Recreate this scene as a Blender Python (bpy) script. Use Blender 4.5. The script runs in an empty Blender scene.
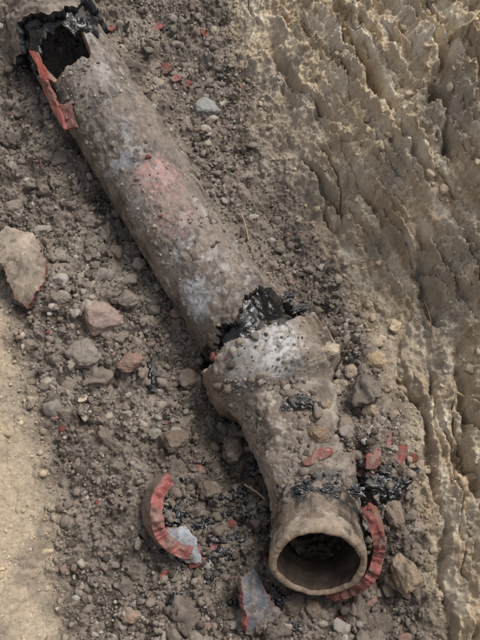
import bpy, bmesh, math
import numpy as np
from mathutils import Vector
rng = np.random.default_rng(11)
SC = bpy.context.scene

# ------------------------------------------------------------------ site survey frame (metres)
TILT = math.radians(25); S, C = math.sin(TILT), math.cos(TILT)
D = 2.0; F = 856.0
def site(u, v, z=0.0):
    du = (u-240)/F; dv = (320-v)/F
    d = np.array([du, C*dv+S, S*dv-C]); o = np.array([0, -D*S, D*C])
    t = (z-o[2])/d[2]
    return o+d*t
def siteN(u, v, z):
    du = (u-240)/F; dv = (320-v)/F
    dx, dy, dz = du, C*dv+S, S*dv-C
    t = (z-D*C)/dz
    return dx*t, -D*S+dy*t
def plan(x, y, z):
    y = np.clip(y, -1.0, 1.6)
    rx, ry, rz = x, y+D*S, z-D*C
    dep = np.maximum(ry*S-rz*C, 0.4)
    up = ry*C+rz*S
    return 240+F*rx/dep, 320-F*up/dep

# ------------------------------------------------------------------ noise
PM = rng.permutation(256).astype(np.int64)
ang = rng.random(256)*2*np.pi
G2 = np.stack([np.cos(ang), np.sin(ang)], 1)
G3 = rng.normal(size=(256, 3)); G3 /= np.linalg.norm(G3, axis=1)[:, None]
R5 = np.random.default_rng(5).random((256, 5))
def n2(x, y):
    xi = np.floor(x).astype(np.int64); yi = np.floor(y).astype(np.int64)
    xf = x-xi; yf = y-yi
    fx = xf*xf*xf*(xf*(xf*6-15)+10); fy = yf*yf*yf*(yf*(yf*6-15)+10)
    def g(a, b, dx, dy):
        i = PM[(PM[a & 255]+b) & 255]
        return G2[i, 0]*dx+G2[i, 1]*dy
    a = g(xi, yi, xf, yf); b = g(xi+1, yi, xf-1, yf)
    c = g(xi, yi+1, xf, yf-1); d = g(xi+1, yi+1, xf-1, yf-1)
    return ((a+(b-a)*fx)*(1-fy)+(c+(d-c)*fx)*fy)*1.5
def fbm(x, y, o=4, k=0.5, seed=0):
    r = 0; a = 1; s = 0
    for i in range(o):
        r = r+a*n2(x+seed*17.3+i*5.1, y-seed*9.7+i*3.3); s += a
        x = x*2.03; y = y*2.03; a *= k
    return r/s*1.4
def vor(x, y, seed=0):
    x = x+seed*13.1; y = y-seed*7.7
    xi = np.floor(x).astype(np.int64); yi = np.floor(y).astype(np.int64)
    f1 = np.full(x.shape, 9.0); f2 = np.full(x.shape, 9.0); idx = np.zeros(x.shape, np.int64)
    ox = np.zeros(x.shape); oy = np.zeros(x.shape)
    for dx in (-1, 0, 1):
        for dy in (-1, 0, 1):
            i = PM[(PM[(xi+dx) & 255]+yi+dy) & 255]
            qx = x-(xi+dx+R5[i, 0]); qy = y-(yi+dy+R5[i, 1])
            d = np.hypot(qx, qy); m = d < f1
            f2 = np.where(m, f1, np.minimum(f2, d)); f1 = np.where(m, d, f1)
            idx = np.where(m, i, idx); ox = np.where(m, qx, ox); oy = np.where(m, qy, oy)
    return f1, f2, R5[idx], ox, oy
def n3(p):
    pi = np.floor(p).astype(np.int64); pf = p-pi
    f = pf*pf*pf*(pf*(pf*6-15)+10)
    r = 0
    for dx in (0, 1):
        for dy in (0, 1):
            for dz in (0, 1):
                i = PM[(PM[(PM[(pi[..., 0]+dx) & 255]+pi[..., 1]+dy) & 255]+pi[..., 2]+dz) & 255]
                g = G3[i]
                dot = g[..., 0]*(pf[..., 0]-dx)+g[..., 1]*(pf[..., 1]-dy)+g[..., 2]*(pf[..., 2]-dz)
                wx = f[..., 0] if dx else 1-f[..., 0]
                wy = f[..., 1] if dy else 1-f[..., 1]
                wz = f[..., 2] if dz else 1-f[..., 2]
                r = r+dot*wx*wy*wz
    return r*1.5
def fbm3(p, o=4, k=0.5, seed=0):
    r = 0; a = 1; s = 0
    for i in range(o):
        r = r+a*n3(p+seed*13.7+i*4.1); s += a; p = p*2.03; a *= k
    return r/s*1.4
def sm(a, b, x):
    t = np.clip((x-a)/(b-a), 0, 1); return t*t*(3-2*t)
def mixc(a, b, m):
    return a*(1-m[..., None])+b*m[..., None]
def srgb(r, g, b, k=1.0):
    c = np.array([r, g, b])/255.0
    return np.where(c <= .04045, c/12.92, ((c+.055)/1.055)**2.4)*k

# ------------------------------------------------------------------ colours (albedo)
SOIL = srgb(131, 120, 109); SOILD = srgb(88, 79, 70); SOILL = srgb(160, 150, 137)
CLAY = srgb(200, 181, 153); CLAYL = srgb(222, 208, 184); CLAYB = srgb(158, 135, 108)
RED = srgb(130, 75, 68); PINK = srgb(154, 114, 106); TARC = np.array([.007, .007, .008])
GREY = srgb(140, 138, 137)

# ------------------------------------------------------------------ materials
def make_mat(name, bscale=260, bstr=.35, dist=.004, vscale=60, vlo=.8, vhi=1.18, spec=.3):
    m = bpy.data.materials.new(name); m.use_nodes = True
    nt = m.node_tree; N = nt.nodes; L = nt.links
    p = N['Principled BSDF']
    at = N.new('ShaderNodeAttribute'); at.attribute_name = 'Col'
    tc = N.new('ShaderNodeTexCoord')
    nz = N.new('ShaderNodeTexNoise'); nz.inputs['Scale'].default_value = vscale
    nz.inputs['Detail'].default_value = 5; nz.inputs['Roughness'].default_value = .75
    L.new(tc.outputs['Object'], nz.inputs['Vector'])
    mr = N.new('ShaderNodeMapRange'); mr.inputs['From Min'].default_value = .3; mr.inputs['From Max'].default_value = .7
    mr.inputs['To Min'].default_value = vlo; mr.inputs['To Max'].default_value = vhi
    L.new(nz.outputs['Fac'], mr.inputs['Value'])
    mx = N.new('ShaderNodeVectorMath'); mx.operation = 'SCALE'
    L.new(at.outputs['Color'], mx.inputs[0]); L.new(mr.outputs['Result'], mx.inputs['Scale'])
    L.new(mx.outputs['Vector'], p.inputs['Base Color'])
    L.new(at.outputs['Alpha'], p.inputs['Roughness'])
    p.inputs['Specular IOR Level'].default_value = spec
    nb = N.new('ShaderNodeTexNoise'); nb.inputs['Scale'].default_value = bscale
    nb.inputs['Detail'].default_value = 3; nb.inputs['Roughness'].default_value = .65
    L.new(tc.outputs['Object'], nb.inputs['Vector'])
    bp = N.new('ShaderNodeBump'); bp.inputs['Strength'].default_value = bstr; bp.inputs['Distance'].default_value = dist
    L.new(nb.outputs['Fac'], bp.inputs['Height']); L.new(bp.outputs['Normal'], p.inputs['Normal'])
    return m
M_SOIL = make_mat('soil', 280, .9, .005, 110, .74, 1.24)
M_ROCK = make_mat('stone', 350, .8, .004, 130, .72, 1.22)
M_PIPE = make_mat('fired_clay', 300, .6, .003, 90, .70, 1.28, spec=.4)
M_TAR = make_mat('tar', 120, .5, .004, 60, .6, 1.3, spec=.6)
M_WOOD = make_mat('wood', 500, .4, .002)

# ------------------------------------------------------------------ mesh helper
def mk(name, V, Fc, col, mat, smooth=True, parent=None, rough=.95):
    me = bpy.data.meshes.new(name)
    if not isinstance(Fc, (list, tuple)): Fc = [Fc]
    V = np.asarray(V, dtype=np.float32)
    me.vertices.add(len(V)); me.vertices.foreach_set('co', V.ravel())
    tot = np.concatenate([np.full(len(f), f.shape[1]) for f in Fc]).astype(np.int32)
    idx = np.concatenate([f.ravel() for f in Fc]).astype(np.int32)
    me.loops.add(len(idx)); me.loops.foreach_set('vertex_index', idx)
    st = np.concatenate([[0], np.cumsum(tot)[:-1]]).astype(np.int32)
    me.polygons.add(len(tot)); me.polygons.foreach_set('loop_start', st); me.polygons.foreach_set('loop_total', tot)
    me.polygons.foreach_set('use_smooth', np.full(len(tot), smooth))
    me.update(calc_edges=True)
    col = np.asarray(col, dtype=np.float32)
    if col.ndim == 1: col = np.tile(col, (len(V), 1))
    if col.shape[1] == 3:
        r = np.full((len(V), 1), rough) if np.isscalar(rough) else np.asarray(rough).reshape(-1, 1)
        col = np.hstack([col, r])
    a = me.color_attributes.new('Col', 'FLOAT_COLOR', 'POINT')
    a.data.foreach_set('color', np.clip(col, 0, 1).astype(np.float32).ravel())
    me.materials.append(mat)
    o = bpy.data.objects.new(name, me); SC.collection.objects.link(o)
    if parent: o.parent = parent
    return o
def empty(name):
    e = bpy.data.objects.new(name, None); SC.collection.objects.link(e); return e
def gridf(n, m, wrap=False, off=0, flip=False):
    i = np.arange(n-1)[:, None]; j = np.arange(m if wrap else m-1)[None, :]
    jn = (j+1) % m
    f = np.stack([i*m+j+0*i, i*m+jn+0*i, (i+1)*m+jn, (i+1)*m+j], -1).reshape(-1, 4)+off
    return f[:, ::-1] if flip else f

# ------------------------------------------------------------------ pipe centre lines
def spline(pts, n=200):
    P = np.array(pts, float); k = len(P)
    Q = np.vstack([2*P[0]-P[1], P, 2*P[-1]-P[-2]])
    out = []
    for i in range(k-1):
        t = np.linspace(0, 1, n//(k-1), endpoint=False)[:, None]
        a, b, c, d = Q[i], Q[i+1], Q[i+2], Q[i+3]
        out.append(.5*((2*b)+(-a+c)*t+(2*a-5*b+4*c-d)*t*t+(-a+3*b-3*c+d)*t**3))
    out.append(P[-1:]); P = np.vstack(out)
    s = np.concatenate([[0], np.cumsum(np.linalg.norm(np.diff(P, axis=0), axis=1))])
    return P, s
BAR = spline([site(66, 47, .11), site(150, 182, .085), site(250, 343, .05)], 60)
HUB = spline([site(262, 350, .05), site(279, 385, .05), site(294, 422, .052), site(307, 464, .055), site(316, 512, .078), site(318, 562, .145)], 100)
RB = .1
def hub_r(s):
    r = .144-.042*sm(.085, .15, s)-.018*sm(.16, .34, s)+.004*sm(0, .02, s)
    return r+.005*sm(HUB[1][-1]-.045, HUB[1][-1]-.02, s)
def path_dist(x, y, path, rf):
    P, s = path
    best = np.full(x.shape, 1e9); sg = np.zeros(x.shape); zc = np.zeros(x.shape); ss = np.zeros(x.shape)
    st = max(1, len(P)//24)
    idx = list(range(0, len(P), st))
    if idx[-1] != len(P)-1: idx.append(len(P)-1)
    for a, b in zip(idx[:-1], idx[1:]):
        A, B = P[a], P[b]; d = B-A; L2 = d[0]**2+d[1]**2
        traw = ((x-A[0])*d[0]+(y-A[1])*d[1])/L2
        t = np.clip(traw, 0, 1)
        px = x-A[0]-t*d[0]; py = y-A[1]-t*d[1]
        dd = np.hypot(px, py); m = dd < best
        best = np.where(m, dd, best)
        sg = np.where(m, np.sign(py*d[0]-px*d[1]), sg)
        zc = np.where(m, A[2]+t*d[2], zc); ss = np.where(m, s[a]+t*(s[b]-s[a]), ss)
    return best*sg, zc, rf(ss), ss

# ------------------------------------------------------------------ terrain
vk = [-900, -200, 0, 100, 170, 250, 300, 400, 500, 640, 900]
ek = [170, 205, 222, 243, 262, 318, 350, 392, 412, 428, 450]
lk_v = [-900, 150, 250, 330, 450, 640, 900]; lk_u = [-140, -90, -25, 12, 44, 62, 76]
cv = np.arange(-1000, 1300, 5.0)
slope = np.interp(cv, [-1000, 120, 260, 360, 460, 1300], [.80, .78, .6, .35, .16, .12])
cint = np.cumsum(slope)*5.0
# torn crevices in the clay bank: polyline, width, depth, lip
CREV = [([(262, 35), (292, 85), (330, 128), (372, 205), (392, 262)], 5, .032, .014), ([(436, 20), (441, 70), (446, 118), (462, 170)], 7, .06, .020), ([(418, 230), (427, 275), (433, 315), (446, 352)], 7, .075, .018),
        ([(398, 345), (418, 410), (432, 470), (440, 560), (450, 660)], 4, .035, .014), ([(330, 20), (372, 75), (398, 120), (428, 190)], 4, .030, .014), ([(456, 330), (466, 400), (474, 470), (480, 540)], 6, .045, .016)]
def gau(u, v, a, b, su, sv, rot=0):
    c, s = math.cos(rot), math.sin(rot)
    du, dv = u-a, v-b
    return np.exp(-(((du*c+dv*s)/su)**2+((-du*s+dv*c)/sv)**2))
def softp(b, w): return np.logaddexp(0, np.clip(b/w, -60, 400))*w
def macro(u, v):
    e = np.interp(v, vk, ek); b = (u-e)/428
    l = (np.interp(v, lk_v, lk_u)-u)/428
    h = .06*sm(330, 0, v)
    h = h+.8*np.tanh(softp(b, .035)*.75/.8)
    h = h+.8*np.tanh(softp(l, .03)*.55/.8)
    h = h+.13*gau(u, v, 5, 15, 50, 45)+.06*gau(u, v, 100, -5, 70, 25)
    h = h+.035*gau(u, v, 60, 320, 60, 80)
    h = h+.125*gau(u, v, 362, 395, 40, 72, -.25)
    h = h+.05*gau(u, v, 388, 500, 30, 60)
    h = h-.045*gau(u, v, 228, 455, 26, 60, -.3)
    h = h+.03*gau(u, v, 300, 650, 80, 40)
    h = h+.02*gau(u, v, 130, 480, 60, 60)
    h = h+.05*gau(u, v, 215, 170, 20, 120, -.55)
    return h, b, l
def terrain(x, y, full=True):
    h = np.zeros(x.shape)
    for _ in range(3):
        u, v = plan(x, y, h); h, b, l = macro(u, v)
    u, v = plan(x, y, h)
    out = sm(1.25, 2.4, y)+sm(-.95, -2.0, y)
    h = h+np.clip(.7-h, 0, None)*np.clip(out, 0, 1)
    mb = sm(-.03, .08, b+.04*fbm(x*9, y*9, 3, seed=3)); ml = sm(-.06, .08, l+.07*fbm(x*8, y*8, 4, seed=4))
    ms = np.clip(1-mb-ml, 0, 1)
    bil = np.abs(fbm(x*34, y*34, 3, seed=5))
    wx, wy = x+.01*fbm(x*40, y*40, 2, seed=60), y+.01*fbm(x*40, y*40, 2, seed=61)
    f1, f2, rr, ox, oy = vor(wx*32, wy*32, 1); clod = np.clip(.75-f1, 0, 1)*(rr[..., 2] > .45)*(.4+rr[..., 3])
    g1, g2, rq, _, _ = vor(wx*85, wy*85, 2); clod2 = np.clip(.75-g1, 0, 1)*(rq[..., 2] > .3)*(.3+rq[..., 3])
    lo = .026*fbm(x*6, y*6, 3, seed=1)+.014*fbm(x*17, y*17, 3, seed=2)+.012*(bil-.2)+.022*clod+.008*clod2+.006*np.abs(fbm(x*110, y*110, 2, seed=6))+.0022*fbm(x*230, y*230, 2, seed=7)
    t = u-np.interp(v, cv, cint)
    amp = .3+.7*sm(.02, .2, b)
    tw = t+14*fbm(x*6, y*6, 3, seed=8)+3*fbm(x*30, y*30, 3, seed=9); vw = v+34*fbm(x*6, y*6, 3, seed=10)+7*fbm(x*26, y*26, 3, seed=18)
    a1, a2, ra, ax_, ay_ = vor(tw/40, vw/230, 3)
    h1 = (ra[..., 2]-.5)*.026+ax_*(ra[..., 3]*.9-.1)*.038+ay_*(ra[..., 4]-.5)*.02-.006*sm(.06, 0, a2-a1)
    b1, b2, rb, bx_, by_ = vor(tw/15+.5*ra[..., 0], vw/90, 4)
    h2 = (rb[..., 2]-.5)*.008+bx_*(rb[..., 3]-.2)*.013+by_*(rb[..., 4]-.5)*.008
    c1, c2, rc, cx_, cy_ = vor(tw/7, vw/16, 5)
    h3 = (rc[..., 2]-.5)*.0026+cx_*(rc[..., 3]-.4)*.004+cy_*(rc[..., 4]-.5)*.003
    w = fbm(t/55, v/170, 3, seed=8)
    q = t/64+1.7*w+.16*fbm(x*14, y*14, 3, seed=62); f = q-np.floor(q)
    hs_ = (f**1.3-sm(.78, 1, f))*.030*(.2+1.5*np.clip(fbm(t/60, v/60, 2, seed=63)+.2, 0, 1))
    q4 = t/21+1.5*fbm(t/26, v/90, 3, seed=65)+.3*fbm(x*30, y*30, 2, seed=66); f4 = q4-np.floor(q4)
    h4 = (f4-sm(.8, 1, f4))*.010*np.clip(.4+1.4*fbm(t/40, v/60, 2, seed=67), 0, 1.3)
    cr = 1-np.abs(fbm(tw/46, vw/260, 3, seed=11))*3.2
    crack = -.050*sm(.74, 1, cr)*sm(-.1, .25, fbm(x*4, y*4, 2, seed=13))
    patch = .15+1.0*np.clip(.4+1.6*fbm(x*4, y*4, 2, seed=64), 0, 1)
    lump = .034*fbm(x*6, y*6, 3, seed=14)+.015*fbm(x*22, y*22, 3, seed=15)+.008*fbm(x*60, y*60, 3, seed=16)+.003*fbm(x*180, y*180, 2, seed=20)+.008*clod2+.012*clod
    ba = ((h1+h2+h3)*patch+hs_+h4+crack+.003*fbm(t/5, v/45, 3, seed=17))*amp+lump*(.6+.4*amp)
    # crevices
    uu = u+12*fbm(x*7, y*7, 2, .4, seed=70)+2.5*fbm(x*45, y*45, 2, seed=73); vv = v+10*fbm(x*7, y*7, 2, seed=71)
    wn = 1+1.1*fbm(x*9, y*9, 3, seed=72)
    for pts, wd, dp, lip in CREV:
        best = np.full(x.shape, 1e9); sg = np.zeros(x.shape)
        for A, B in zip(pts[:-1], pts[1:]):
            dx, dy = B[0]-A[0], B[1]-A[1]
            k = np.clip(((uu-A[0])*dx+(vv-A[1])*dy)/(dx*dx+dy*dy), 0, 1)
            px, py = uu-A[0]-k*dx, vv-A[1]-k*dy; dd = np.hypot(px, py); m = dd < best
            best = np.where(m, dd, best); sg = np.where(m, np.sign(px*dy-py*dx), sg)
        fade = sm(pts[0][1]-12, pts[0][1]+40, vv)*sm(pts[-1][1]+12, pts[-1][1]-40, vv)
        wl = wd*np.clip(wn, .35, 2)
        sd_ = sg*best
        side = sm(-4, 7, sd_)*np.exp(-np.maximum(sd_, 0)/22)
        ba = ba+fade*(-dp*np.exp(-(best/wl)**2)*np.clip(wn, .15, 1.6)+lip*side*np.clip(wn, .2, 1.5))
    le = .014*fbm(x*7, y*7, 3, seed=21)+.006*fbm(x*26, y*12, 3, seed=22)+.003*fbm(x*90, y*90, 3, seed=23)+.004*fbm(x*60, y*18, 2, seed=24)+.004*clod2
    h = h+ms*lo+mb*ba+ml*le
    near = (x > -.75) & (x < .6) & (y > -.75) & (y < 1.1)
    if near.any():
        xs, ys, hs = x[near], y[near], h[near]
        for path, rf, kind in ((BAR, lambda s: RB+0*s, 0), (HUB, hub_r, 1)):
            d, zc, r, ss = path_dist(xs, ys, path, rf)
            rn = .012*fbm(xs*22, ys*22, 4, seed=30+kind)
            if kind == 0:
                side = sm(r+.07, r+.0, np.abs(d))
                tgt = np.where(d > 0, zc+.03, zc-.05)
                inn = (ss > .02)
                hs = np.where(inn, hs*(1-side*.7)+np.where(d > 0, np.maximum(tgt, hs), np.minimum(tgt, hs))*side*.7, hs)
                hs = hs+rn*side
                cap = zc-.55*r
                m = sm(r*.97, r*.88, np.abs(d))
                lim = np.where(ss > .01, 1, 0)
                hs = hs*(1-m*lim)+np.minimum(hs, cap)*m*lim
            else:
                L = path[1][-1]
                m = sm(r*.97, r*.86, np.abs(d))
                ends = np.where(ss > L-.002, sm(.07, .03, np.hypot(xs-path[0][-1][0], ys-path[0][-1][1])), 1)
                m = m*ends
                # spoil fallen against and over the right flank of the bend
                heap = zc+.070+.03*fbm(xs*14, ys*14, 4, seed=33)+.014*fbm(xs*50, ys*50, 3, seed=34)+.012*clod[near]
                hm = sm(.0, .05, d-.22*r)*sm(.10, .15, ss)*sm(L-.17, L-.24, ss)*sm(r+.11, r+.02, d)
                hs = hs*(1-m)+np.minimum(hs, zc-.6*r)*m
                hs = np.where(d > 0, hs*(1-hm)+np.maximum(hs, heap)*hm, hs)
        h = h.copy(); h[near] = hs
    if full: return h, u, v, mb, ml, t, (ra, rb, clod)
    return h
def geo(a, n, st, end):
    k = np.arange(1, n+1)/n
    return a+np.sign(end-a)*(st*k*n*.6+(abs(end-a)-st*n*.6)*k**5)
xs = np.concatenate([geo(-.75, 45, .002, -80)[::-1], np.linspace(-.75, .8, 800), geo(.8, 45, .002, 80)])
ys = np.concatenate([geo(-.80, 40, .002, -80)[::-1], np.linspace(-.80, 1.15, 940), geo(1.15, 45, .002, 80)])
X, Y = np.meshgrid(xs, ys); sh = X.shape
x, y = X.ravel(), Y.ravel()
H, U, Vv, mb, ml, T, (ra, rb, clod) = terrain(x, y)
nA = fbm(x*3.1, y*3.1, 4, seed=40); nB = fbm(x*14, y*14, 4, seed=41); nC = fbm(x*60, y*60, 3, seed=42)
col = mixc(np.tile(SOIL, (len(x), 1)), SOILD, sm(-.1, .5, nB+.5*nC))
col = mixc(col, SOILL, sm(.05, .6, nA-.4*nB)*.8)
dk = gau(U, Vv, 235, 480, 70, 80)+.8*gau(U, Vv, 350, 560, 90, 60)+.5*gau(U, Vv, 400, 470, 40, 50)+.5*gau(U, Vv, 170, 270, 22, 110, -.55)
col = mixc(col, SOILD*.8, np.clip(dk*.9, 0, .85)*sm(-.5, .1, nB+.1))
st_ = fbm(T/14, Vv/60, 4, seed=43)
cb = mixc(np.tile(CLAY, (len(x), 1)), CLAYL, sm(-.05, .5, st_*.8+.6*nB+.4*(rb[..., 2]-.5)))
cb = mixc(cb, CLAYB, sm(.05, .6, -st_*.7+.6*nA+.5*(ra[..., 3]-.5))*.85)
cb = mixc(cb, srgb(164, 153, 137), sm(.05, .5, fbm(x*5, y*5, 4, seed=44))*.75)
low = gau(U, Vv, 280, 215, 55, 130)+.6*gau(U, Vv, 395, 420, 25, 120)
cb = mixc(cb, srgb(158, 145, 129), np.clip(low, 0, .9))
cl = mixc(np.tile(srgb(176, 160, 136), (len(x), 1)), srgb(148, 135, 118), sm(-.1, .5, nB+.4*nA))
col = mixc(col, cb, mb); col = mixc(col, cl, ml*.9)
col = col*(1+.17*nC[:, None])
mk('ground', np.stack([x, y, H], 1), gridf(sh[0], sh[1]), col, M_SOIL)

# ------------------------------------------------------------------ tubes
def tube(name, path, r_out, thick, s0, s1, nt=260, ns=300, disp=None, colf=None, parent=None, mat=M_PIPE, inner_col=None, rim_col=None, inner_n=0, rimn=(.003, .003)):
    P, s = path
    th = np.linspace(0, 2*np.pi, nt, endpoint=False)
    tt = np.linspace(0, 1, ns)
    TH, TT = np.meshgrid(th, tt)
    A = s0(th)[None, :]; B = s1(th)[None, :]
    SS = A+(B-A)*TT
    Pc = np.stack([np.interp(SS, s, P[:, k]) for k in range(3)], -1)
    ex = SS-np.clip(SS, 0, s[-1]); e = .02
    s1_ = np.clip(SS+e, 0, s[-1]); s0_ = np.clip(SS-e, 0, s[-1])
    Tn = np.stack([np.interp(s1_, s, P[:, k])-np.interp(s0_, s, P[:, k]) for k in range(3)], -1)
    Tn /= np.linalg.norm(Tn, axis=-1)[..., None]
    Pc = Pc+Tn*ex[..., None]
    side = np.cross(Tn, np.array([0, 0, 1.0])); side /= np.linalg.norm(side, axis=-1)[..., None]
    up = np.cross(side, Tn)
    rad = np.cos(TH)[..., None]*up+np.sin(TH)[..., None]*side
    ro = r_out(SS)
    base = Pc+rad*ro[..., None]
    dz = disp(base, TH, SS, rad) if disp else 0*ro
    Vo = base+rad*dz[..., None]
    tk = thick*(1+.12*fbm3(base*20, 2, seed=5))
    Vi = Pc+rad*(ro-tk+inner_n*fbm3(base*30, 3, seed=15))[..., None]
    n = ns*nt; nr = 6
    V = [Vo.reshape(-1, 3), Vi.reshape(-1, 3)]
    fs = [gridf(ns, nt, True), gridf(ns, nt, True, off=n, flip=True)]
    co = colf(base, TH, SS, rad, dz).reshape(-1, 4)
    if inner_col is None: inner_col = np.append(SOILD*.6, .9)
    ci = np.tile(inner_col, (n, 1)); ci[:, :3] *= (1+.5*fbm3(Vi.reshape(-1, 3)*25, 4, .6, seed=8))[:, None]
    cols = [co, ci]; off = 2*n
    for e, row in ((0, 0), (1, ns-1)):
        k = np.linspace(0, 1, nr)[:, None, None]
        R = Vo[row][None]*(1-k)+Vi[row][None]*k
        R = R+Tn[row][None]*((-1 if e == 0 else 1)*.005*np.sin(k*np.pi)+rimn[e]*fbm3(R*60, 3, seed=9)[..., None]*np.sin(k*np.pi))
        V.append(R.reshape(-1, 3)); fs.append(gridf(nr, nt, True, off=off, flip=(e == 0)))
        rc = rim_col[e] if rim_col else np.append(RED, .9)
        c = np.tile(rc, (nr*nt, 1)); c[:, :3] *= (1+.5*fbm3(R.reshape(-1, 3)*40, 4, .6, seed=10))[:, None]
        cols.append(c); off += nr*nt
    return mk(name, np.vstack(V), fs, np.vstack(cols), mat, parent=parent)

def tint(col, base, patches):
    for (u, v, z, rr, c, k) in patches:
        p = site(u, v, z)
        d = np.linalg.norm(base-p, axis=-1)+.045*fbm3(base*28, 5, k=.7, seed=int(u) % 13)
        m = sm(rr, rr*.3, d)*k*(.3+.8*sm(-.3, .25, fbm3(base*90, 2, seed=3)))
        col = mixc(col, c, np.clip(m, 0, 1))
    return col
pipe = empty('clay_sewer_pipe')
def wob(th, k, a, seed): return a*fbm(np.cos(th)*k+seed, np.sin(th)*k-seed, 4, .6, seed)
def wrapa(th): return (th+np.pi) % (2*np.pi)-np.pi
def bar_s0(th):
    t = wrapa(th)
    return .012+.12*sm(-.55, -.15, t)*sm(1.45, .95, t)+wob(th, 3, .016, 2)
LB = BAR[1][-1]
def bar_s1(th):
    t = wrapa(th)
    return LB-.026-.054*sm(.6, -.4, t)*sm(-1.9, -1.0, t)+wob(th, 2.2, .034, 4)
def bar_dirt(b, TH, SS):
    t = wrapa(TH)
    n = fbm3(b*11, 5, .6, seed=2)+.25*fbm3(b*60, 3, seed=6)
    edge = .35*sm(-.5, -1.4, t)+.15*sm(.9, 1.6, t)
    return sm(-.02, .3, n+edge+.0)
def bar_disp(b, TH, SS, rad):
    m = bar_dirt(b, TH, SS)
    d = m*(.0022+.0060*np.abs(fbm3(b*32, 3, seed=7))+.0012*fbm3(b*150, 2, seed=8))
    t = wrapa(TH)
    endl = sm(LB-.16, LB-.08, SS)*sm(1.4, .3, t)
    d = d+endl*(.005+.012*np.abs(fbm3(b*18, 3, seed=12)))
    return d+.0012*fbm3(b*30, 3, seed=1)
def streak(b, TH, SS, seed): return fbm(TH*9+seed, SS*5, 4, .6, seed)
def bar_col(b, TH, SS, rad, dz):
    n = fbm3(b*8, 4, .6, seed=3); n2_ = fbm3(b*40, 4, .6, seed=4); sk = streak(b, TH, SS, 2)
    col = mixc(np.broadcast_to(srgb(123, 112, 102), b.shape).copy(), srgb(76, 69, 63), sm(-.3, .3, n+.8*sk))
    col = mixc(col, srgb(158, 152, 146), sm(.0, .45, n2_+.4*sk)*.7)
    col = tint(col, b, [(160, 178, .185, .085, srgb(156, 122, 114), .95), (148, 120, .19, .06, srgb(148, 121, 112), .6), (172, 215, .175, .07, srgb(152, 122, 114), .7),
        (122, 165, .16, .038, srgb(138, 143, 153), .75), (195, 298, .12, .06, srgb(164, 167, 171), .95), (185, 255, .13, .04, srgb(150, 150, 152), .6), (140, 205, .14, .05, srgb(140, 139, 140), .6), (128, 128, .17, .045, srgb(148, 150, 156), .45), (205, 320, .1, .05, srgb(146, 147, 150), .6)])
    m = bar_dirt(b, TH, SS)
    m = m*(1-.65*np.exp(-((np.linalg.norm((b-site(158, 175, .185))[..., :2], axis=-1))/.1)**2))
    dirt = mixc(np.broadcast_to(srgb(136, 124, 111), b.shape).copy(), srgb(100, 90, 80), sm(-.2, .3, n2_))
    col = mixc(col, dirt, m*.8)
    t = wrapa(TH)
    col = mixc(col, SOILD*.7, sm(LB-.10, LB-.04, SS)*.7*sm(-.2, .3, n2_+.2))
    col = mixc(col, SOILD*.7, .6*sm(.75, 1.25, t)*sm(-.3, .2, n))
    r = .48+.42*m
    return np.concatenate([col, r[..., None]], -1)
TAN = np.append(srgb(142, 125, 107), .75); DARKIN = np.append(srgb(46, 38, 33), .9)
tube('barrel', BAR, lambda s: RB+0*s, .017, bar_s0, bar_s1, 360, 520, bar_disp, bar_col, pipe, inner_col=DARKIN, rim_col=[np.append(srgb(135, 106, 92), .9), np.append(SOILD*.5, .8)])
def tarcol(b, TH, SS, rad, dz):
    m = sm(.1, .4, fbm3(b*30, 4, seed=5))
    c = mixc(np.broadcast_to(TARC, b.shape).copy(), SOILD, m*.35)
    return np.concatenate([c, (.2+.5*m)[..., None]], -1)
def soilcol(b, TH, SS, rad, dz):
    n = fbm3(b*25, 4, .6, seed=4)
    c = mixc(np.broadcast_to(SOIL, b.shape).copy(), SOILD, sm(-.1, .4, n))
    return np.concatenate([c, np.full(n.shape+(1,), .95)], -1)
far_dir = BAR[0][0]-BAR[0][1]; far_dir /= np.linalg.norm(far_dir)
COLP = (np.array([BAR[0][0]+far_dir*.12, BAR[0][0]+far_dir*.0, BAR[0][0]-far_dir*.08]), np.array([0, .12, .20]))
tube('collar', COLP, lambda s: .118+0*s, .016, lambda t: 0*t-.02, lambda t: .095+.02*sm(.9, 1.5, np.abs(wrapa(t)))+wob(t, 1.2, .06, 5)+wob(t, 5, .01, 6), 240, 160,
     lambda b, TH, SS, rad: .002+.028*np.abs(fbm3(b*13, 4, .55, seed=2)), soilcol, pipe, inner_col=np.append(TARC, .3), rim_col=[TAN, np.append(TARC*2, .35)], inner_n=.006)
tube('tar_lining', COLP, lambda s: .106+0*s, .012, lambda t: .03+0*t, lambda t: .142+wob(t, 1.1, .09, 8)+wob(t, 5, .01, 9), 240, 80,
     lambda b, TH, SS, rad: .014*fbm3(b*24, 4, seed=2), tarcol, pipe, mat=M_TAR, inner_col=np.append(TARC, .3), rim_col=[np.append(TARC, .25)]*2, inner_n=.01)
bend = empty('clay_pipe_bend')
LH = HUB[1][-1]
def hub_dirt(b, TH, SS):
    t = wrapa(TH)
    n = fbm3(b*12, 5, .6, seed=12)+.2*fbm3(b*60, 3, seed=6)
    cov = (sm(.10, .16, SS)*sm(LH-.14, LH-.21, SS)*.45+.4*sm(.1, -.9, t)*sm(.05, .12, SS)*sm(LH-.08, LH-.2, SS)-.4*sm(.12, .07, SS)*np.exp(-((t-.25)/.75)**2)-.1*sm(LH-.2, LH-.1, SS))
    return sm(-.1, .25, n+cov)
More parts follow.
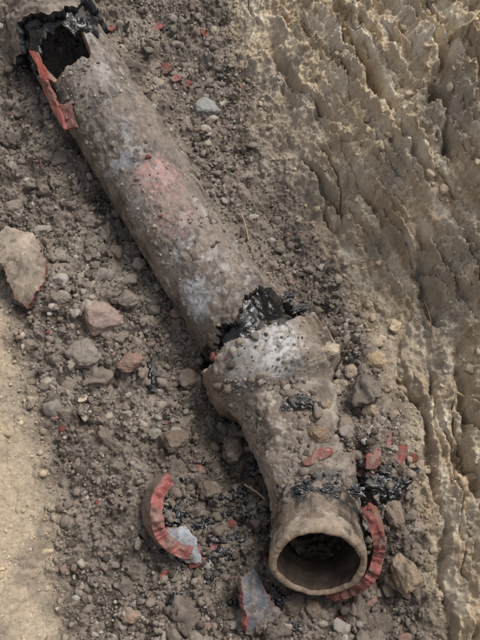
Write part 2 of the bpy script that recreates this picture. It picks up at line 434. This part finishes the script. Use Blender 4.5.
def hub_disp(b, TH, SS, rad):
    m = hub_dirt(b, TH, SS); t = wrapa(TH)
    cov = sm(.11, .17, SS)*sm(LH-.14, LH-.23, SS)*sm(1.6, .8, np.abs(t+.2))
    d = m*(.002+.006*np.abs(fbm3(b*30, 3, seed=7))+.0015*fbm3(b*140, 2, seed=8))*sm(LH, LH-.05, SS)+cov*(.004+.026*np.clip(fbm3(b*11, 4, .5, seed=9)+.2, 0, 1))
    return d+.0010*fbm3(b*35, 3, seed=1)+.004*sm(.14, .0, SS)*fbm3(b*16, 3, seed=21)
def hub_col(b, TH, SS, rad, dz):
    n = fbm3(b*9, 4, .6, seed=13); n2_ = fbm3(b*40, 4, .6, seed=4); sk = streak(b, TH, SS, 4)
    col = mixc(np.broadcast_to(srgb(118, 104, 90), b.shape).copy(), srgb(70, 62, 55), sm(-.3, .35, n+.5*sk))
    col = mixc(col, srgb(150, 139, 125), sm(.1, .5, n2_)*.5)
    col = tint(col, b, [(265, 352, .18, .11, srgb(168, 167, 165), .95), (244, 368, .16, .08, srgb(142, 138, 134), .8), (224, 392, .10, .06, srgb(138, 120, 108), .6), (300, 345, .14, .05, srgb(150, 147, 143), .6)])
    dirt = mixc(np.broadcast_to(SOIL, b.shape).copy(), SOILL, sm(-.1, .4, n2_))
    dirt = mixc(dirt, SOILD, sm(-.05, .45, n)*.8)
    m = hub_dirt(b, TH, SS)
    col = mixc(col, dirt, m*.9)
    t = wrapa(TH)
    blk = sm(LH-.21, LH-.15, SS)*sm(LH-.055, LH-.09, SS)*sm(-.18, .06, n2_*.8+n*.8+.15*sm(.3, -.9, t))
    col = mixc(col, TARC*2.5, blk*.88)
    rim = sm(LH-.035, LH-.012, SS)
    col = mixc(col, np.broadcast_to(srgb(146, 131, 114), b.shape), rim*.8*sm(-.4, .1, n2_))
    return np.concatenate([col, (.5+.45*m-.2*blk)[..., None]], -1)
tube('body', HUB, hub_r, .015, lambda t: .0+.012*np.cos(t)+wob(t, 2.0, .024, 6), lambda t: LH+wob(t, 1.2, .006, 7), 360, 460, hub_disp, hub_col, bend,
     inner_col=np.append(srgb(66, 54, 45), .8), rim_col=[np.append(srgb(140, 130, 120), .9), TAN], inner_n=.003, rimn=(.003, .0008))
JP0 = np.array([BAR[0][-25], BAR[0][-1], HUB[0][0], HUB[0][14]])
js = np.concatenate([[0], np.cumsum(np.linalg.norm(np.diff(JP0, axis=0), axis=1))]); JP = (JP0, js)
tube('tar_joint', JP, lambda s: .092+0*s, .012, lambda t: js[1]-.14+0*t, lambda t: js[2]+.05+0*t, 300, 180,
     lambda b, TH, SS, rad: .012*fbm3(b*np.array([16, 16, 26]), 3, seed=2)+.006*np.abs(fbm3(b*18, 3, seed=4)), tarcol, bend, mat=M_TAR, inner_col=np.append(TARC, .4), rim_col=[np.append(TARC, .3)]*2)
th = np.linspace(0, 2*np.pi, 90, endpoint=False); rr = np.linspace(0, 1, 40)
TH, RR = np.meshgrid(th, rr)
e0 = HUB[0][-1]; tdir = HUB[0][-1]-HUB[0][-6]; tdir /= np.linalg.norm(tdir)
cx = e0-tdir*.10
sx = cx[0]+np.cos(TH)*RR*.062; sy = cx[1]+np.sin(TH)*RR*.07
sz = cx[2]-.045+.02*fbm(sx*20, sy*20, 3, seed=3)+.012*fbm(sx*70, sy*70, 3, seed=3)-(sy-cx[1])*.5
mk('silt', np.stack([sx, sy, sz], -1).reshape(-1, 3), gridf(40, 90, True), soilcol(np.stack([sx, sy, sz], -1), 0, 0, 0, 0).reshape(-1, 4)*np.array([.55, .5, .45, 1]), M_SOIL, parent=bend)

# ------------------------------------------------------------------ rocks
def ico(k):
    bm = bmesh.new(); bmesh.ops.create_icosphere(bm, subdivisions=k, radius=1)
    V = np.array([v.co[:] for v in bm.verts]); Fc = np.array([[v.index for v in f.verts] for f in bm.faces]); bm.free()
    return V, Fc
ICO = {k: ico(k) for k in (1, 2, 3, 4, 5)}
def rock(k, seed, planes=11, rough=.12, soft=.95):
    r = np.random.default_rng(seed); V, Fc = ICO[k]; V = V.copy()
    for _ in range(planes):
        n = r.normal(size=3); n /= np.linalg.norm(n); d = r.uniform(.5, .88)
        q = V@n; m = q > d; V[m] -= (q[m]-d)[:, None]*n*soft
    V = V*(1+rough*fbm3(V*1.6+seed*3.1, 5, .6))[:, None]
    return V, Fc
def rots(n, r=rng):
    q = r.normal(size=(n, 4)); q /= np.linalg.norm(q, axis=1)[:, None]
    w, x, y, z = q.T
    return np.stack([np.stack([1-2*(y*y+z*z), 2*(x*y-z*w), 2*(x*z+y*w)], -1), np.stack([2*(x*y+z*w), 1-2*(x*x+z*z), 2*(y*z-x*w)], -1), np.stack([2*(x*z-y*w), 2*(y*z+x*w), 1-2*(x*x+y*y)], -1)], 1)
def surf(x, y):
    h = terrain(x, y, False); on = np.zeros(x.shape, int)
    for i, (path, rf) in enumerate(((BAR, lambda s: RB+0*s), (HUB, hub_r))):
        d, zc, r, ss = path_dist(x, y, path, rf)
        L = path[1][-1]
        endok = (ss > (.14 if i == 0 else .0)) & (ss < (L-.09 if i == 0 else L-.06))
        top = np.where((np.abs(d) < r*.93) & endok, zc+np.sqrt(np.maximum(r*r-d*d, 0)), -9)
        if i == 1: top = top+np.where(endok, .007*sm(.11, .17, ss)*sm(L-.12, L-.22, ss), 0)
        bad = (np.abs(d) < r*.97) & ~endok & (np.hypot(x-path[0][-1][0], y-path[0][-1][1]) < .3)
        on = np.where(top > h, i+1, on); h = np.maximum(h, top)
        on = np.where(bad & (on == 0), -1, on)
    return h, on
def scatter(name, n, rlo, rhi, pw, k, weight, palette, mat=M_ROCK, smooth=False, sink=.3, flat=(.55, 1.0), nvar=14, rough=.12, big_on=3.2):
    u = rng.uniform(-60, 540, n*3); v = rng.uniform(-60, 700, n*3)
    x, y = siteN(u, v, 0*u+.03)
    h, on = surf(x, y)
    u, v = plan(x, y, h)
    w = weight(u, v, on, x, y); keep = (rng.random(len(u)) < w) & (on >= 0)
    keep = np.where(keep)[0][:n]
    x, y, h = x[keep], y[keep], h[keep]; m = len(x); onk = on[keep]
    r = rlo*(rhi/rlo)**(rng.random(m)**pw)
    r = np.where(onk == 1, np.minimum(r, rlo*2.2), np.where(onk == 2, np.minimum(r, rlo*big_on), r))
    sc = r[:, None]*np.stack([rng.uniform(.75, 1.25, m), rng.uniform(.75, 1.2, m), rng.uniform(flat[0], flat[1], m)], 1)
    R = rots(m)
    cols = palette(m, u[keep], v[keep])
    Vs, Fs, Cs = [], [], []; off = 0
    for q in range(nvar):
        ii = np.where(np.arange(m) % nvar == q)[0]
        if not len(ii): continue
        V, Fc = rock(k, 100+q, rough=rough); nv = len(V)
        W = np.einsum('nij,vj->nvi', R[ii], V)*sc[ii][:, None, :]
        W[..., 0] += x[ii][:, None]; W[..., 1] += y[ii][:, None]; W[..., 2] += (h[ii]+r[ii]*sink)[:, None]
        Vs.append(W.reshape(-1, 3)); Fs.append((Fc[None]+np.arange(len(ii))[:, None, None]*nv+off).reshape(-1, 3)); off += nv*len(ii)
        Cs.append(np.repeat(cols[ii], nv, axis=0))
    V = np.vstack(Vs); Cc = np.vstack(Cs)
    if k >= 3 and mat is M_ROCK:
        nn = fbm3(V*45, 3, .6, seed=2); Cc = mixc(Cc, SOIL, sm(-.1, .4, nn)*.7)
    return mk(name, V, np.vstack(Fs), Cc, mat, smooth=smooth)
def bankmask(u, v): return sm(-10, 25, u-np.interp(v, vk, ek)), sm(-15, 15, np.interp(v, lk_v, lk_u)-u)
def w_soil(u, v, on, x, y):
    b, l = bankmask(u, v)
    cl = .3+.7*sm(-.25, .3, fbm(x*7, y*7, 3, seed=50))
    w = np.clip(1-.84*b-.88*l, .03, 1)*cl
    w = np.where(on == 1, .08+.38*sm(0, .4, fbm(x*12, y*12, 2, seed=51)), w)
    w = np.where(on == 2, np.where(v < 378, .12, np.where(v < 458, .95, .28)), w)
    return w
def w_big(u, v, on, x, y):
    b, l = bankmask(u, v)
    g = gau(u, v, 95, 290, 80, 95)+gau(u, v, 355, 390, 45, 60)*1.3+gau(u, v, 200, 500, 80, 60)*.5+gau(u, v, 180, 60, 50, 60)*.6+.14+gau(u, v, 360, 600, 60, 50)*.7
    w = np.clip(g, 0, 1)*np.clip(1-.93*b-.95*l, .01, 1)
    return np.where(on > 0, np.where(on == 2, np.where((v > 385) & (v < 455), 1, .04), .02), w)
def w_lump(u, v, on, x, y):
    b, l = bankmask(u, v)
    g = gau(u, v, 215, 470, 60, 80)+gau(u, v, 90, 300, 70, 110)*.6+gau(u, v, 330, 620, 90, 40)+gau(u, v, 20, 120, 60, 60)*.8+gau(u, v, 130, 560, 90, 90)*.4+gau(u, v, 230, 120, 30, 90, -.5)*.3+gau(u, v, 360, 400, 30, 60)*.8
    return np.where(on > 0, 0, np.clip(g, 0, 1)*np.clip(1-b-l, 0, 1))
def pal(m, u, v):
    ch = rng.random(m)
    c = np.where((ch < .64)[:, None], SOIL, np.where((ch < .82)[:, None], SOILD, np.where((ch < .95)[:, None], SOILL, np.where((ch < .985)[:, None], srgb(165, 160, 151), np.where((ch < .996)[:, None], srgb(146, 118, 107), RED)))))
    b, l = bankmask(u, v)
    c = mixc(c, CLAY, np.clip(b+l, 0, 1)*.9)
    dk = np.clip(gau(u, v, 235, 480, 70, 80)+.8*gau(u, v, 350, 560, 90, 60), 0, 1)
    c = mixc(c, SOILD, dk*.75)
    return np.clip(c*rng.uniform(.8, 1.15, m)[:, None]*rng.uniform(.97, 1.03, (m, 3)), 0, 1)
def pal_big(m, u, v):
    ch = rng.random(m)
    c = np.where((ch < .55)[:, None], SOIL, np.where((ch < .8)[:, None], SOILL, np.where((ch < .9)[:, None], srgb(160, 153, 144), np.where((ch < .96)[:, None], srgb(162, 146, 130), srgb(146, 118, 106)))))
    b, l = bankmask(u, v)
    c = mixc(c, CLAY, np.clip(b+l+gau(u, v, 370, 375, 40, 40)*.5, 0, 1)*.8)
    dk = np.clip(gau(u, v, 235, 480, 70, 80), 0, 1); c = mixc(c, SOILD, dk*.6)
    return np.clip(c*rng.uniform(.8, 1.1, m)[:, None], 0, 1)
def pal_lump(m, u, v):
    return mixc(np.tile(SOIL, (m, 1)), SOILD, rng.random(m)*.8)*rng.uniform(.9, 1.05, m)[:, None]
scatter('soil_crumbs', 27000, .0014, .0055, 1.5, 1, w_soil, pal)
scatter('soil_clods', 4200, .004, .014, 1.7, 2, w_soil, pal, smooth=True, rough=.6, sink=.05)
scatter('gravel', 480, .008, .02, 1.8, 3, w_big, pal_big, smooth=True, rough=.3, sink=.1, big_on=2)
scatter('soil_lumps', 210, .016, .038, 1.5, 4, w_lump, pal_lump, smooth=True, rough=.8, sink=-.1)

# ------------------------------------------------------------------ individual stones
stones = [(207, 110, 16, 14, srgb(142, 142, 138)), (100, 318, 24, 21, srgb(156, 136, 126)), (82, 357, 18, 17, srgb(142, 133, 122)), (130, 362, 15, 11, srgb(142, 114, 101)),
          (62, 300, 15, 10, srgb(134, 122, 110)), (20, 298, 11, 10, srgb(136, 126, 115)), (60, 268, 14, 9, srgb(144, 130, 116)), (90, 220, 11, 9, srgb(132, 122, 111)), (14, 208, 14, 10, srgb(145, 133, 120)),
          (42, 230, 12, 8, srgb(154, 145, 134)), (330, 351, 10, 9, srgb(186, 172, 148)), (375, 360, 11, 10, srgb(178, 157, 128)), (352, 372, 8, 7, srgb(160, 143, 123)), (318, 435, 11, 9, srgb(136, 115, 94)),
          (80, 398, 7, 5, srgb(190, 173, 148)), (70, 385, 10, 7, srgb(135, 120, 107)), (190, 377, 13, 11, srgb(112, 99, 88)), (105, 275, 13, 9, srgb(142, 133, 124)), (128, 300, 11, 12, srgb(136, 127, 116)),
          (395, 327, 8, 8, srgb(206, 186, 150)), (252, 217, 7, 4, srgb(175, 166, 152)), (130, 616, 9, 8, srgb(155, 133, 115)), (138, 543, 4, 6, srgb(196, 188, 174)), (395, 512, 10, 14, srgb(142, 126, 108)),
          (175, 440, 16, 12, srgb(112, 98, 86)), (400, 75, 8, 8, srgb(180, 160, 133)), (315, 610, 8, 9, srgb(125, 109, 94)), (375, 640, 10, 9, srgb(120, 108, 98)), (30, 345, 10, 8, srgb(130, 118, 105)), (45, 190, 10, 8, srgb(126, 115, 103)), (360, 240, 9, 8, srgb(180, 161, 134)), (405, 575, 16, 22, srgb(150, 132, 110)),
          (236, 448, 12, 16, srgb(98, 87, 77)), (295, 605, 14, 12, srgb(106, 93, 82)), (210, 490, 12, 9, srgb(102, 91, 80)), (350, 455, 9, 8, srgb(130, 112, 94)), (340, 385, 8, 6, srgb(172, 155, 130)), (370, 410, 9, 7, srgb(165, 148, 124)), (385, 385, 8, 7, srgb(175, 157, 132)),
          (325, 405, 8, 6, srgb(150, 134, 114)), (300, 425, 8, 6, srgb(128, 113, 98)), (345, 425, 9, 7, srgb(140, 124, 106))]
def settle(u, v, dz):
    p = site(u, v, 0)
    for _ in range(4):
        h, _o = surf(np.array([p[0]]), np.array([p[1]])); p = site(u, v, float(h[0])+dz)
    return p
for i, (u, v, a, b, c) in enumerate(stones):
    p = settle(u, v, b/428*.2)
    V, Fc = rock(5, 300+i, planes=16, rough=.25, soft=.8)
    V = V*np.array([a, b*1.05, b*.8])/428
    an = rng.uniform(-.4, .4); R = np.array([[math.cos(an), -math.sin(an), 0], [math.sin(an), math.cos(an), 0], [0, 0, 1]])
    V = V@R.T+p
    n = fbm3(V*30, 5, .65, seed=i % 9)
    cc = mixc(np.tile(c, (len(V), 1)), SOIL, sm(-.1, .35, n)*.75)
    mk('stone', V, Fc, cc, M_ROCK, rough=.85)

# ------------------------------------------------------------------ broken pieces of pipe
def nrm(a): a = np.array(a, float); return a/np.linalg.norm(a)
def shard(outline, R, thick, org, n, a, c_out, c_in, c_edge, nb=260, nr=24, jag=.006, seed=1, rough=.5, dirt=.5, name='pipe_shard', chipk=1.0):
    n = nrm(n); a = np.array(a, float); a = nrm(a-n*np.dot(a, n)); t = np.cross(n, a)
    o = np.array(outline, float); o2 = np.vstack([o, o[:1]])
    s = np.concatenate([[0], np.cumsum(np.linalg.norm(np.diff(o2, axis=0), axis=1))])
    q = np.linspace(0, s[-1], nb, endpoint=False)
    B = np.stack([np.interp(q, s, o2[:, 0]), np.interp(q, s, o2[:, 1])], 1)
    ce = B.mean(0); dirn = B-ce; ln = np.linalg.norm(dirn, axis=1)[:, None]
    jg = fbm(B[:, 0]*34+seed, B[:, 1]*34, 4, .6, seed)*jag
    B = B+dirn/ln*jg[:, None]
    tg = np.roll(B, -2, 0)-np.roll(B, 2, 0); on = np.stack([tg[:, 1], -tg[:, 0]], 1); on /= np.linalg.norm(on, axis=1)[:, None]+1e-9
    on *= np.sign((on*(B-ce)).sum(1).mean())
    k = np.linspace(0, 1, nr)[:, None, None]
    P2 = ce+(B-ce)[None]*k
    def lift(P2, rr):
        rr = np.asarray(rr)
        anb = P2[..., 1]/R
        return P2[..., 0:1]*a+(np.sin(anb)*rr)[..., None]*t+(np.cos(anb)*rr-R)[..., None]*n+np.asarray(org)
    ext = lift(P2, R); inn = lift(P2, R-thick)
    ext = ext+n*(.003*fbm3(ext*40, 4, seed=seed))[..., None]*(1-k**6)
    inn = inn+n*(.003*fbm3(inn*40, 4, seed=seed+1))[..., None]*(1-k**6)
    NEr = 12
    ke = np.linspace(0, 1, NEr)[:, None, None]
    flat = lift(np.broadcast_to(B[None], (NEr, nb, 2)), R-thick*ke[..., 0])
    off = (.04*thick+.40*thick*fbm3(flat*50, 4, .55, seed=seed+3))*np.sin(ke[..., 0]*np.pi)**.5
    e = lift(B[None]+on[None]*off[..., None], R-thick*ke[..., 0])
    N1 = nr*nb; NE = NEr*nb
    V = np.vstack([ext.reshape(-1, 3), inn.reshape(-1, 3), e.reshape(-1, 3)])
    fs = [gridf(nr, nb, True), gridf(nr, nb, True, off=N1, flip=True), gridf(NEr, nb, True, off=2*N1)]
    cols = np.vstack([np.tile(c_out, (N1, 1)), np.tile(c_in, (N1, 1)), np.tile(c_edge, (NE, 1))])
    cols = cols*(1+.45*fbm3(V*35, 4, .65, seed=seed+6))[:, None]
    kk = np.concatenate([np.repeat(np.linspace(0, 1, nr), nb)]*2+[np.ones(NE)])
    low = sm(-.25, .15, fbm3(V*14, 2, seed=seed+9))
    chip = sm(.84, .95, kk*(.9+.1*chipk)+.22*fbm3(V*45, 3, seed=seed+4))*low*chipk
    chip[2*N1:] = 0
    cols = mixc(cols, c_edge*(1+.35*fbm3(V*50, 3, seed=seed+2))[:, None], chip)
    m = sm(-.05, .3, fbm3(V*24, 5, .68, seed=seed)+.12)
    m[2*N1:] *= .85
    cols = mixc(cols, mixc(np.tile(SOIL, (len(V), 1)), SOILD, sm(-.2, .3, fbm3(V*70, 2))), m*dirt)
    return mk(name, V, fs, cols, M_PIPE, rough=rough+.4*m)
def poly(px): return [(p[0]/428, -p[1]/428/C) for p in px]
ax = tdir
shard([(-.03, -.105), (-.005, -.13), (.03, -.115), (.04, -.07), (.026, -.02), (.038, .03), (.018, .075), (.012, .12), (-.01, .135), (-.03, .10), (-.04, 0)], .12, .022,
      site(381, 563, .10), [.93, -.36, -.05], ax*.8+np.array([.4, 0, .35]), srgb(132, 84, 75), srgb(144, 88, 80), RED, seed=2, rough=.7, dirt=.72, jag=.014)
shard([(-.03, -.09), (.015, -.12), (.04, -.07), (.03, -.02), (.042, .03), (.026, .08), (.02, .13), (-.03, .12), (-.035, .02)], .095, .026, np.array(site(150, 532, .06)), [-.83, -.5, .15], [.05, -.45, .9], srgb(122, 106, 94), srgb(134, 96, 88), srgb(140, 82, 76), seed=3, rough=.5, dirt=.75, jag=.014)
shard(poly([(-18, -4), (-6, -12), (8, -8), (22, 8), (10, 14), (-10, 8)]), .1, .014, site(184, 543, .05), [.1, -.35, .9], [1, -.5, 0], srgb(146, 149, 153), GREY, RED, seed=4, rough=.22, dirt=.85, chipk=.5)
shard(poly([(-24, -22), (-10, -26), (4, -4), (34, 22), (20, 28), (-2, 30), (-14, 22), (-20, 0)]), .13, .02, site(266, 606, .05), [.4, -.35, .85], [1, -.1, 0], srgb(92, 95, 102), GREY, srgb(136, 84, 78), seed=5, rough=.18, dirt=.8, jag=.01)
shard(poly([(-34, -26), (-8, -32), (16, -14), (26, 4), (24, 34), (8, 30), (-12, 12), (-34, 2)]), .16, .02, site(22, 264, .105), [.1, -.25, .95], [1, -.5, 0], srgb(148, 134, 118), SOIL, srgb(136, 78, 69), seed=6, rough=.7, dirt=.7, chipk=.6, jag=.01)
small = [(158, 26, 9, 6), (207, 33, 8, 7), (165, 68, 9, 7), (176, 78, 8, 5), (186, 84, 7, 5), (396, 455, 14, 10), (374, 458, 7, 10), (320, 454, 13, 6), (308, 461, 6, 4), (372, 474, 7, 4), (412, 458, 6, 4),
         (110, 28, 5, 3), (390, 440, 5, 7), (70, 110, 6, 11), (250, 580, 6, 4), (180, 45, 4, 3), (196, 562, 9, 5), (364, 470, 6, 4), (215, 548, 6, 4), (165, 575, 5, 3), (232, 525, 5, 3), (340, 620, 6, 4), (200, 470, 5, 4), (262, 560, 5, 4)]
for i, (u, v, a, b) in enumerate(small):
    p = settle(u, v, .006)
    k = rng.integers(5, 7); aa = np.sort(rng.random(k)*.8+np.arange(k))/k*2*np.pi
    o = [(math.cos(q)*a/428*rng.uniform(.8, 1.2), math.sin(q)*b/428*rng.uniform(.8, 1.2)) for q in aa]
    red = srgb(152, 92, 88) if i % 3 == 0 else RED
    shard(o, .1, .009, p, [rng.uniform(-.4, .4), rng.uniform(-.5, .2), .9], [1, rng.uniform(-.6, .6), 0], red, red*.9, RED, nb=70, nr=10, jag=.005, seed=20+i, rough=.8, dirt=.7)
shard([(-.085, -.009), (.05, -.012), (.10, -.002), (.07, .010), (-.06, .010)], .1, .012, site(50, 98, .15), [-.7, -.3, .7], nrm(BAR[0][-1]-BAR[0][0]), RED, PINK, RED, seed=51, rough=.8, dirt=.65, jag=.008)
shard([(-.04, -.008), (.03, -.010), (.045, .006), (-.03, .010)], .1, .010, site(39, 64, .19), [-.2, -.5, .8], [.3, -.9, 0], srgb(152, 80, 69), PINK, srgb(152, 80, 69), seed=52, rough=.8, dirt=.45)
shard([(-.03, -.016), (.03, -.02), (.04, .01), (-.02, .016)], .1, .010, site(68, 113, .16), [-.3, -.4, .8], [.2, -.9, 0], RED, PINK, RED, seed=53, rough=.8, dirt=.6)

# ------------------------------------------------------------------ tar scraps
def tar(u, v, a, b, rot, seed, lift=.004):
    p = settle(u, v, lift)
    V, Fc = ICO[5]; V = V.copy()
    n = fbm3(V*1.3+seed*2.7, 3, .6)
    V = V*(1+.9*n+.15*fbm3(V*3+seed, 2, .5))[:, None]
    V = V*np.array([a, b, min(a, b)*.6])/428
    c, s = math.cos(rot), math.sin(rot)
    V = V@np.array([[c, -s, 0], [s, c, 0], [0, 0, 1]]).T+p
    m = sm(.05, .4, fbm3(V*50, 3, seed=seed))*.6
    mk('tar_fragment', V, Fc, mixc(np.tile(TARC, (len(V), 1)), SOILD, m), M_TAR, rough=.3+.6*m)
for i, a in enumerate([(152, 374, 5, 15, .2), (158, 388, 9, 5, 0), (300, 402, 9, 6, 0), (286, 408, 4, 3, 0), (378, 484, 14, 8, -.3), (392, 492, 9, 7, .2), (362, 490, 8, 9, 0), (222, 555, 8, 6, .5), (174, 600, 7, 9, .3), (205, 560, 7, 5, 0),
                       (272, 498, 8, 5, 0), (180, 510, 8, 5, 1), (255, 470, 7, 5, 0), (168, 518, 10, 8, 0), (275, 598, 7, 9, .3), (258, 615, 5, 9, .2), (290, 625, 8, 4, -.3), (218, 538, 8, 4, -.3), (415, 470, 4, 3, 0), (192, 525, 7, 5, .3), (350, 490, 11, 5, 0), (328, 492, 10, 4, 0),
                       (240, 492, 7, 5, .2), (228, 510, 5, 5, .2), (60, 28, 18, 9, .2), (88, 26, 14, 8, .1), (44, 42, 9, 8, .1), (299, 309, 10, 5, .4), (286, 298, 9, 4, .5), (305, 490, 8, 4, 0), (172, 532, 8, 6, 0), (235, 540, 7, 5, .4), (248, 512, 6, 7, 0), (385, 470, 6, 4, 0), (212, 575, 5, 4, 0), (370, 402, 4, 3, 0), (188, 512, 9, 5, .4), (205, 522, 7, 5, 0), (402, 482, 7, 5, .3)]):
    tar(*a, seed=i+1)
def w_tar(u, v, on, x, y):
    return np.clip(gau(u, v, 245, 500, 45, 45)+gau(u, v, 380, 488, 34, 20)+gau(u, v, 190, 535, 42, 32)+gau(u, v, 300, 410, 26, 16)*.8+gau(u, v, 325, 492, 55, 14)+gau(u, v, 75, 32, 44, 18)+gau(u, v, 225, 590, 60, 36)*.35+gau(u, v, 290, 303, 26, 10)*.7+.004*(u < 430), 0, 1)
def pal_tar(m, u, v): return np.tile(np.append(TARC, .4), (m, 1))*rng.uniform(.8, 1.6, m)[:, None]
scatter('tar_crumbs', 3200, .0018, .008, 1.5, 2, w_tar, pal_tar, mat=M_TAR, rough=.5)

# ------------------------------------------------------------------ twigs / roots
def twig(pts, r0, r1, c, name='twig'):
    P = [settle(u, v, dz) for (u, v, dz) in pts]
    Q, s = spline(P, 60)
    Q = Q+.003*np.stack([fbm(s*40, s*0+k, 3) for k in range(3)], 1)
    T = np.gradient(Q, axis=0); T /= np.linalg.norm(T, axis=1)[:, None]
    sd = np.cross(T, [0, .3, 1.0]); sd /= np.linalg.norm(sd, axis=1)[:, None]; up = np.cross(sd, T)
    th = np.linspace(0, 2*np.pi, 10, endpoint=False)
    r = np.linspace(r0, r1, len(Q))*(1+.25*fbm(s*150, s*0+9, 2))
    V = Q[:, None]+(np.cos(th)[None, :, None]*up[:, None]+np.sin(th)[None, :, None]*sd[:, None])*r[:, None, None]
    n = len(Q)
    caps = [np.arange(10)[None, ::-1], (np.arange(10)+(n-1)*10)[None]]
    mk(name, V.reshape(-1, 3), [gridf(n, 10, True)]+caps, c, M_WOOD, rough=.8)
twig([(242, 214, .012), (247, 232, .015), (254, 256, .006)], .0022, .0014, srgb(150, 132, 110))
twig([(459, 256, .014), (468, 268, .026), (482, 284, .018)], .004, .003, srgb(205, 185, 148))
twig([(440, 384, .014), (460, 394, .024), (484, 404, .016)], .003, .0022, srgb(205, 185, 150))
twig([(245, 484, .02), (255, 491, .02), (266, 499, .01)], .002, .0014, srgb(170, 150, 125))
twig([(462, 40, .01), (472, 20, .02), (488, 2, .012)], .003, .002, srgb(170, 150, 120))
RT = srgb(138, 112, 84)
for pts in ([(330, 60, .004), (342, 82, .012), (350, 110, .004)], [(455, 180, .004), (449, 205, .014), (452, 232, .004)], [(395, 20, .004), (404, 50, .012), (400, 78, .004)], [(425, 300, .004), (432, 330, .012), (428, 362, .004)],
            [(380, 150, .004), (402, 170, .012), (415, 200, .004)], [(445, 500, .004), (452, 530, .014), (448, 565, .004)], [(296, 20, .004), (310, 32, .01), (322, 50, .004)]):
    twig(pts, .0014, .0008, RT, 'root')

# ------------------------------------------------------------------ light
SUN_EL, SUN_AZ = math.radians(56), math.radians(50)
w = bpy.data.worlds.new('World'); SC.world = w; w.use_nodes = True
nt = w.node_tree; bg = nt.nodes['Background']
sky = nt.nodes.new('ShaderNodeTexSky'); sky.sky_type = 'NISHITA'; sky.sun_disc = False
sky.sun_elevation = SUN_EL; sky.sun_rotation = SUN_AZ; sky.dust_density = 4
hs = nt.nodes.new('ShaderNodeHueSaturation'); hs.inputs['Saturation'].default_value = .5
nt.links.new(sky.outputs['Color'], hs.inputs['Color']); nt.links.new(hs.outputs['Color'], bg.inputs['Color'])
bg.inputs['Strength'].default_value = .15
ld = bpy.data.lights.new('sun', 'SUN'); ld.energy = 2.7; ld.angle = math.radians(26); ld.color = (1, .975, .94)
lo = bpy.data.objects.new('sun', ld); SC.collection.objects.link(lo)
dv = Vector((math.sin(SUN_AZ)*math.cos(SUN_EL), math.cos(SUN_AZ)*math.cos(SUN_EL), math.sin(SUN_EL)))
lo.rotation_euler = (-dv).to_track_quat('-Z', 'Y').to_euler(); lo.location = dv*5

# ------------------------------------------------------------------ camera
cd = bpy.data.cameras.new('camera'); co = bpy.data.objects.new('camera', cd); SC.collection.objects.link(co)
co.location = (0, -D*S, D*C); co.rotation_euler = (TILT, 0, 0)
cd.sensor_fit = 'VERTICAL'; cd.sensor_height = 24; cd.lens = 24*F/640
cd.clip_start = .05; cd.clip_end = 400
SC.camera = co
SC.view_settings.view_transform = 'Standard'; SC.view_settings.look = 'None'; SC.view_settings.exposure = 0
